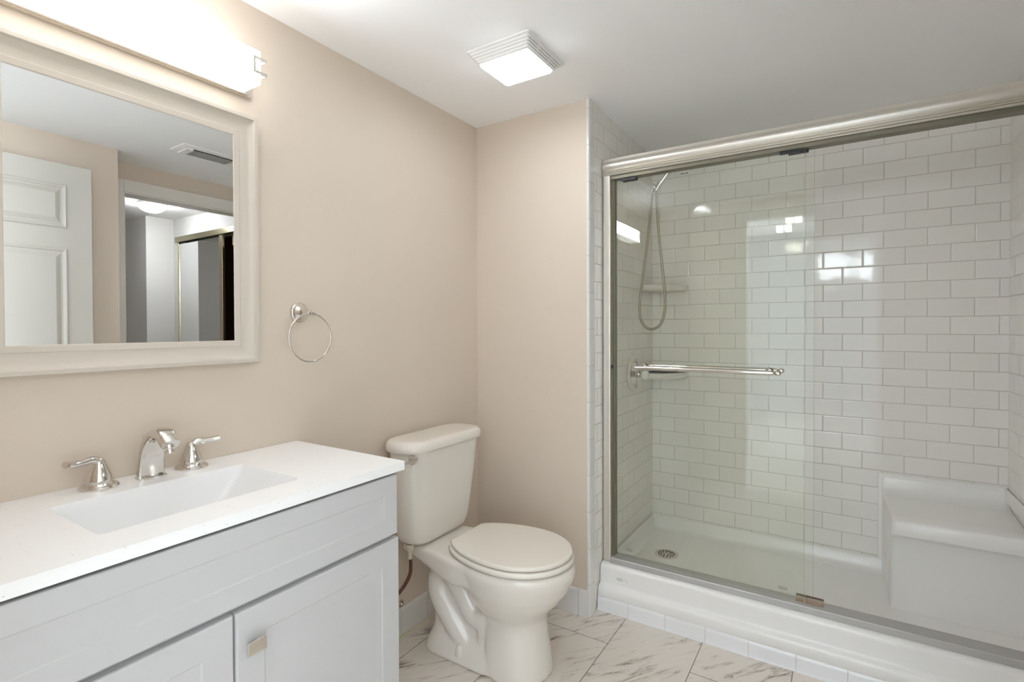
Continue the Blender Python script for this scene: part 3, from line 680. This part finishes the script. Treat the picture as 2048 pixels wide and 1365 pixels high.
bm = BM(); box(bm, 1.412, 1.514, -0.632, -0.600, H-0.020, H-0.0125); put('end_bar', bm, M_fan, t, smooth=False)

# ------------------------------------------------------------------ shower pan with moulded bench
t = thing('shower_pan', (1.3, 0.45, 0), 'white moulded shower pan with raised curb and corner bench seat', 'shower pan')
cp = [(0.080, 0.054), (0.0775, 0.060), (0.0785, 0.086), (0.0805, 0.0945), (0.0855, 0.0995), (0.096, 0.1025), (0.1005, 0.106), (0.1022, 0.113), (0.1035, 0.166), (0.1055, 0.1755), (0.110, 0.1825), (0.116, 0.1858), (0.190, 0.1865), (0.200, 0.182), (0.205, 0.170), (0.214, 0.125), (0.226, 0.112), (0.25, 0.109), (0.50, 0.100), (0.80, 0.108), (0.822, 0.114), (0.833, 0.135), (0.837, 0.170), (0.842, 0.174), (0.842, 0.0), (0.080, 0.0)]
bm = BM(); XA, XB = L+0.004, R-0.002
prism(bm, cp, 0, XA, XB)
# end covings: low upstand along the left wall
loft(bm, [[(XA, y_, 0.05), (XA, y_, 0.174), (XA+0.004, y_, 0.172), (XA+0.012, y_, 0.128), (XA+0.030, y_, 0.108), (XA+0.06, y_, 0.09)] for y_ in (0.2, 0.842)])
put('tray', bm, M_acry, t, angle=50)
# bench
bm = BM()
YB = 0.515
sec = [(YB+0.012, 0.06), (YB+0.010, 0.130), (YB+0.005, 0.392), (YB+0.001, 0.397), (YB-0.013, 0.3985), (YB-0.0165, 0.404), (YB-0.014, 0.446), (YB-0.010, 0.454), (YB-0.001, 0.4575), (YB+0.06, 0.462), (0.775, 0.478), (0.808, 0.486), (0.826, 0.502), (0.834, 0.535), (0.837, 0.548), (0.842, 0.551), (0.842, 0.06)]
rings = []
for x_, inset in ((1.618, 0.018), (1.611, 0.006), (1.609, 0.0), (1.609, 0.0)):
    pass
def bsec(x_, d):
    cy, cz = 0.66, 0.3
    return [(x_ + (0.013*(B-y_)/(B-YB) if x_ < 1.9 else 0), y_ + (d if y_ < cy else 0), z_ - (d if z_ > cz else 0)) for y_, z_ in sec]
loft(bm, [bsec(1.609, 0.014), bsec(1.613, 0.004), bsec(1.622, 0.0), bsec(1.97, 0.0), bsec(R-0.002, 0.0)])
put('bench', bm, M_acry, t, angle=48)
# flange strip that frames the bench against the back wall
bm = BM(); box(bm, 1.596, 1.612, 0.834, 0.8425, 0.17, 0.552); box(bm, 1.596, R-0.002, 0.8345, 0.8425, 0.535, 0.556); box(bm, R-0.011, R-0.002, 0.20, 0.842, 0.50, 0.552); put('wall_flange', bm, M_acry, t, bevel=0.003)
bm = BM(); lathe(bm, [(0, 0.056), (0.002, 0.0555), (0.003, 0.052), (0.0025, 0.044), (0.0032, 0.043), (0.0036, 0.012), (0.0036, 0.0)], (0.742, 0.535, 0.0995), (0, 0, 1), 40)
dn = put('drain', bm, M_nickel, t); dn['label'] = 'round nickel drain grate'
for rr, nn in ((0.013, 5), (0.025, 9), (0.036, 14)):
    for k in range(nn):
        a = 2*PI*k/nn + rr*40
        bm = BM(); cyl(bm, (0.742+rr*math.cos(a), 0.535+rr*math.sin(a), 0.1025), (0.742+rr*math.cos(a), 0.535+rr*math.sin(a), 0.1036), 0.0042, n=10); put('drain_hole', bm, M_dark, dn, smooth=False)
# maker's oval and small swoosh on the curb
bm = BM()
def on_curb(u, v): return (0.668 + u, 0.1028 + 0.025*v - 0.0006, 0.137 + v)
tube(bm, [on_curb(0.014*math.cos(a), 0.0052*math.sin(a)) for a in [2*PI*i/24 for i in range(25)]], 0.0007, 6, 1)
tube(bm, [on_curb(-0.008, -0.0012), on_curb(-0.003, 0.0016), on_curb(0.003, -0.0012), on_curb(0.008, 0.0014)], 0.0006, 6, 3)
tube(bm, [on_curb(0.022, 0.005), on_curb(0.028, -0.001), on_curb(0.032, -0.004), on_curb(0.029, -0.008)], 0.0005, 6, 3)
put('embossed_mark', bm, M_mark, t)
# base tile strip below the curb
bm = BM(); loft(bm, [[(x_, 0.0796-u, z_) for u, z_ in base_profile(0.0075, 0.056)] for x_ in (L+0.004, R-0.002)]); struct('trim_5', bm, M_curbtile)

# ------------------------------------------------------------------ shower door frame
JX0, JX1 = L+0.0035, L+0.0385
t = thing('shower_door_frame', (1.3, 0.155, 0.187), 'satin nickel shower door frame with a ribbed header above the curb', 'shower frame')
hp = [(0.190, 1.866), (0.190, 1.937), (0.150, 1.938), (0.145, 1.936), (0.144, 1.931), (0.1405, 1.9305), (0.1395, 1.926), (0.1365, 1.9255), (0.1355, 1.921)]
hp += [(0.1355 - 0.0075*math.sin(PI*f), 1.921 - 0.033*f) for f in [i/10 for i in range(1, 10)]]
hp += [(0.1355, 1.888), (0.1375, 1.8865), (0.134, 1.885), (0.1315, 1.882), (0.134, 1.8792), (0.1375, 1.878), (0.133, 1.8765), (0.131, 1.8735), (0.1335, 1.8705), (0.137, 1.8695), (0.1325, 1.868), (0.131, 1.864), (0.1335, 1.861), (0.139, 1.860), (0.141, 1.866)]
bm = BM(); prism(bm, hp, 0, L+0.004, R-0.002); put('header', bm, M_alum, t, angle=30)
bm = BM(); box(bm, L+0.004, R-0.002, 0.142, 0.186, 1.846, 1.864); put('header_track', bm, simple('bronze_track', (0.22, 0.20, 0.15), 0.45, 0.6), t)
bm = BM(); box(bm, JX0, JX1, 0.134, 0.1905, 0.1870, 1.8645); jm = put('jamb', bm, M_alum, t, bevel=0.006)
bm = BM(); box(bm, JX1, JX1+0.010, 0.150, 0.182, 0.205, 1.850); put('jamb_gap_shade', bm, simple('gap_shade', (0.17, 0.14, 0.08), 0.5, 0.3), t)  # dark strip standing for the shaded gap between jamb and pane
bm = BM(); box(bm, JX1-0.001, JX1+0.006, 0.1415, 0.151, 1.028, 1.044); put('bumper', bm, M_black, t, bevel=0.001)
bm = BM(); prism(bm, [(0.1255, 0.1868), (0.1255, 0.208), (0.128, 0.2108), (0.192, 0.2105), (0.196, 0.204), (0.196, 0.1868)], 0, JX1-0.0005, R-0.002); put('sill', bm, M_sill, t, angle=30)
bm = BM(); box(bm, 1.318, 1.405, 0.150, 0.182, 0.2112, 0.2135); box(bm, 1.318, 1.405, 0.164, 0.167, 0.2135, 0.227); box(bm, 1.318, 1.405, 0.180, 0.183, 0.2135, 0.227); box(bm, 1.345, 1.350, 0.150, 0.166, 0.2135, 0.232)
put('bottom_guide', bm, simple('worn_guide_metal', (0.42, 0.34, 0.27), 0.4, 0.7), t)
def panel(y0, y1, xa, xb, label, bar_y, ball):
    t = thing('shower_door_panel', ((xa+xb)/2, (y0+y1)/2, 0.214), label, 'shower door')
    bm = BM(); box(bm, xa, xb, y0, y1, 0.2142, 1.8455); put('glass_pane', bm, M_glass, t, smooth=False)
    for nm, x_ in (('glass_edge', xb), ('glass_edge', xa)):
        bm = BM(); box(bm, x_-0.0002, x_+0.0005, y0, y1, 0.2142, 1.8455); put(nm, bm, M_glassedge, t, smooth=False)
    for xc in (xa+0.062, xb-0.05):
        bm = BM(); box(bm, xc-0.032, xc+0.032, min(y0, y1)-0.002, max(y0, y1)+0.002, 1.835, 1.8455); put('hanger_bracket', bm, M_black, t)
    bx0, bx1, bz = 0.742, 1.243, 1.040
    s = -1 if bar_y < y0 else 1; ys = y0 if s < 0 else y1
    bm = BM(); tube(bm, [(bx0-0.004, bar_y, bz), (bx1+0.002, bar_y, bz+0.0005)], 0.0092, 20, 1)
    for x_ in (bx0+0.012, bx1-0.014):
        cyl(bm, (x_, ys, bz), (x_, bar_y, bz), 0.0075, n=16); cyl(bm, (x_, ys+s*0.0003, bz), (x_, ys+s*0.004, bz), 0.013, n=20)
    if ball:
        lathe(bm, [(0, 0.0065), (0.005, 0.0065), (0.008, 0.0045), (0.011, 0.0075), (0.018, 0.010), (0.025, 0.008), (0.0285, 0.003), (0.029, 0)], (bx1+0.002, bar_y, bz), (1, 0, 0), 20)
    put('towel_bar', bm, M_chrome, t)['label'] = 'polished towel bar'
    return t
pf = panel(0.1505, 0.1565, JX1+0.012, 1.345, 'front sliding glass shower panel carrying the towel bar nearest the room', 0.098, True)
pr = panel(0.1715, 0.1775, JX1+0.014, 1.372, 'rear sliding glass shower panel parked behind the front one', 0.226, True)
# etched stamps and small sticker dots on the front pane
bm = BM()
for xc, zc in ((0.692, 0.252), (1.276, 0.247)):
    pts = [(xc-0.014, zc-0.005), (xc+0.014, zc-0.005), (xc+0.014, zc+0.005), (xc-0.014, zc+0.005), (xc-0.014, zc-0.005)]
    for (u0, v0), (u1, v1) in zip(pts, pts[1:]): tube(bm, [(u0, 0.1502, v0), (u1, 0.1502, v1)], 0.0007, 6, 1)
    for k in range(5): box(bm, xc-0.0105+k*0.0045, xc-0.0075+k*0.0045, 0.1499, 0.1504, zc-0.0025, zc+0.0022)
put('etched_stamp', bm, M_mark, pf)
bm = BM()
for k, dx in enumerate((0, 0.0085, 0.017, 0.025)): box(bm, 0.905+dx, 0.911+dx, 0.1499, 0.1504, 1.822, 1.8245 + 0.002*(k % 2))
put('sticker_dots', bm, M_black, pf)

# ------------------------------------------------------------------ shower fittings
SYC = 0.52
t = thing('shower_mount', (L, SYC, 1.958), 'chrome shower pipe with a hand shower holder on the left shower wall', 'shower mount')
bm = BM(); lathe(bm, [(0.0005, 0.027), (0.003, 0.0275), (0.007, 0.022), (0.010, 0.012)], (L, SYC, 1.958), (1, 0, 0)); put('flange', bm, M_chrome, t)
bm = BM(); tube(bm, [(L+0.002, SYC, 1.958), (L+0.03, SYC, 1.950), (L+0.075, SYC, 1.918), (L+0.112, SYC, 1.888)], 0.0085, 16, 6); put('pipe', bm, M_chrome, t)
bm = BM(); cyl(bm, (L+0.100, SYC, 1.898), (L+0.128, SYC, 1.874), 0.0135, 0.012); cyl(bm, (L+0.118, SYC, 1.872), (L+0.141, SYC, 1.905), 0.0125, 0.0145); cyl(bm, (L+0.106, SYC, 1.884), (L+0.100, SYC, 1.862), 0.008); put('holder', bm, M_chrome, t, bevel=0.001)
t = thing('hand_shower', (L+0.135, SYC, 1.89), 'chrome hand shower leaning out of the holder, its head behind the header', 'hand shower')
bm = BM(); tube(bm, [(L+0.122, SYC, 1.872), (L+0.145, SYC, 1.905), (L+0.215, SYC, 1.985), (L+0.25, SYC, 2.015)], lambda f: 0.0095+0.003*f, 16, 6); put('handle', bm, M_chrome, t)
bm = BM(); lathe(bm, [(0, 0.018), (0.012, 0.032), (0.022, 0.042), (0.028, 0.043), (0.030, 0.038), (0.030, 0.0)], (L+0.252, SYC, 2.032), (0.55, 0, -0.83)); put('spray_head', bm, M_chrome, t)
t = thing('shower_hose', (L+0.11, SYC, 1.2), 'flexible metal shower hose hanging in a long loop', 'hose')
bm = BM(); tube(bm, [(L+0.102, SYC, 1.866), (L+0.094, SYC, 1.80), (L+0.082, SYC+0.004, 1.68), (L+0.056, SYC+0.006, 1.48), (L+0.038, SYC+0.006, 1.34), (L+0.040, SYC+0.004, 1.255), (L+0.068, SYC, 1.207), (L+0.104, SYC, 1.198), (L+0.142, SYC, 1.222), (L+0.162, SYC, 1.285), (L+0.163, SYC, 1.36), (L+0.150, SYC, 1.50), (L+0.133, SYC, 1.66), (L+0.124, SYC, 1.80), (L+0.121, SYC, 1.868)], 0.0062, 12, 10); put('hose_body', bm, M_metalhose, t)
t = thing('shower_valve', (L, 0.523, 0.977), 'round chrome shower valve with a clear knob on the left shower wall', 'shower valve')
bm = BM(); lathe(bm, [(0.0005, 0.086), (0.004, 0.087), (0.007, 0.083), (0.009, 0.072), (0.013, 0.068), (0.013, 0.058), (0.010, 0.054), (0.012, 0.04), (0.018, 0.028), (0.020, 0.02)], (L, 0.523, 0.977), (1, 0, 0), 48); put('trim_plate', bm, M_chrome, t)
bm = BM(); lathe(bm, [(0.018, 0.018), (0.035, 0.0165), (0.045, 0.013), (0.05, 0.013)], (L, 0.523, 0.972), (1, 0, 0)); put('stem', bm, M_chrome, t)
bm = BM(); lathe(bm, [(0.048, 0.014), (0.052, 0.022), (0.062, 0.026), (0.074, 0.025), (0.080, 0.018), (0.081, 0.0)], (L, 0.523, 0.972), (1, 0, 0), 8); put('knob', bm, simple('clear_acrylic_knob', (0.80, 0.80, 0.77), 0.1), t, angle=20)
def corner_shelf(z, label):
    bm = BM(); r_ = 0.195; pts = [(L, B-0.0005)]
    out_ = [(L+0.0005, B-r_)] + [(L + r_*math.sin(a), B - r_*math.cos(a)) for a in [PI/2*i/16 for i in range(1, 16)]] + [(L+r_, B-0.0005)]
    cen = Vector((L+0.0005, B-0.0005))
    def rg(g_, z_): return [(cen.x, cen.y, z_)] + [((cen + (Vector(p)-cen)*(1-g_)).x, (cen + (Vector(p)-cen)*(1-g_)).y, z_) for p in out_]
    loft(bm, [rg(0.06, z-0.030), rg(0.015, z-0.024), rg(0, z-0.016), rg(0, z-0.004), rg(0.02, z), rg(0.08, z), rg(0.10, z-0.006), rg(0.2, z-0.008)])
    tag(put('corner_shelf', bm, simple('ceramic_shelf', (0.72, 0.69, 0.64), 0.12), angle=40), label, 'shelf', 'corner shelves in the shower')
corner_shelf(1.428, 'upper white corner shelf in the shower, behind the hanging hose')
corner_shelf(0.966, 'lower white corner shelf in the shower, behind the towel bar')
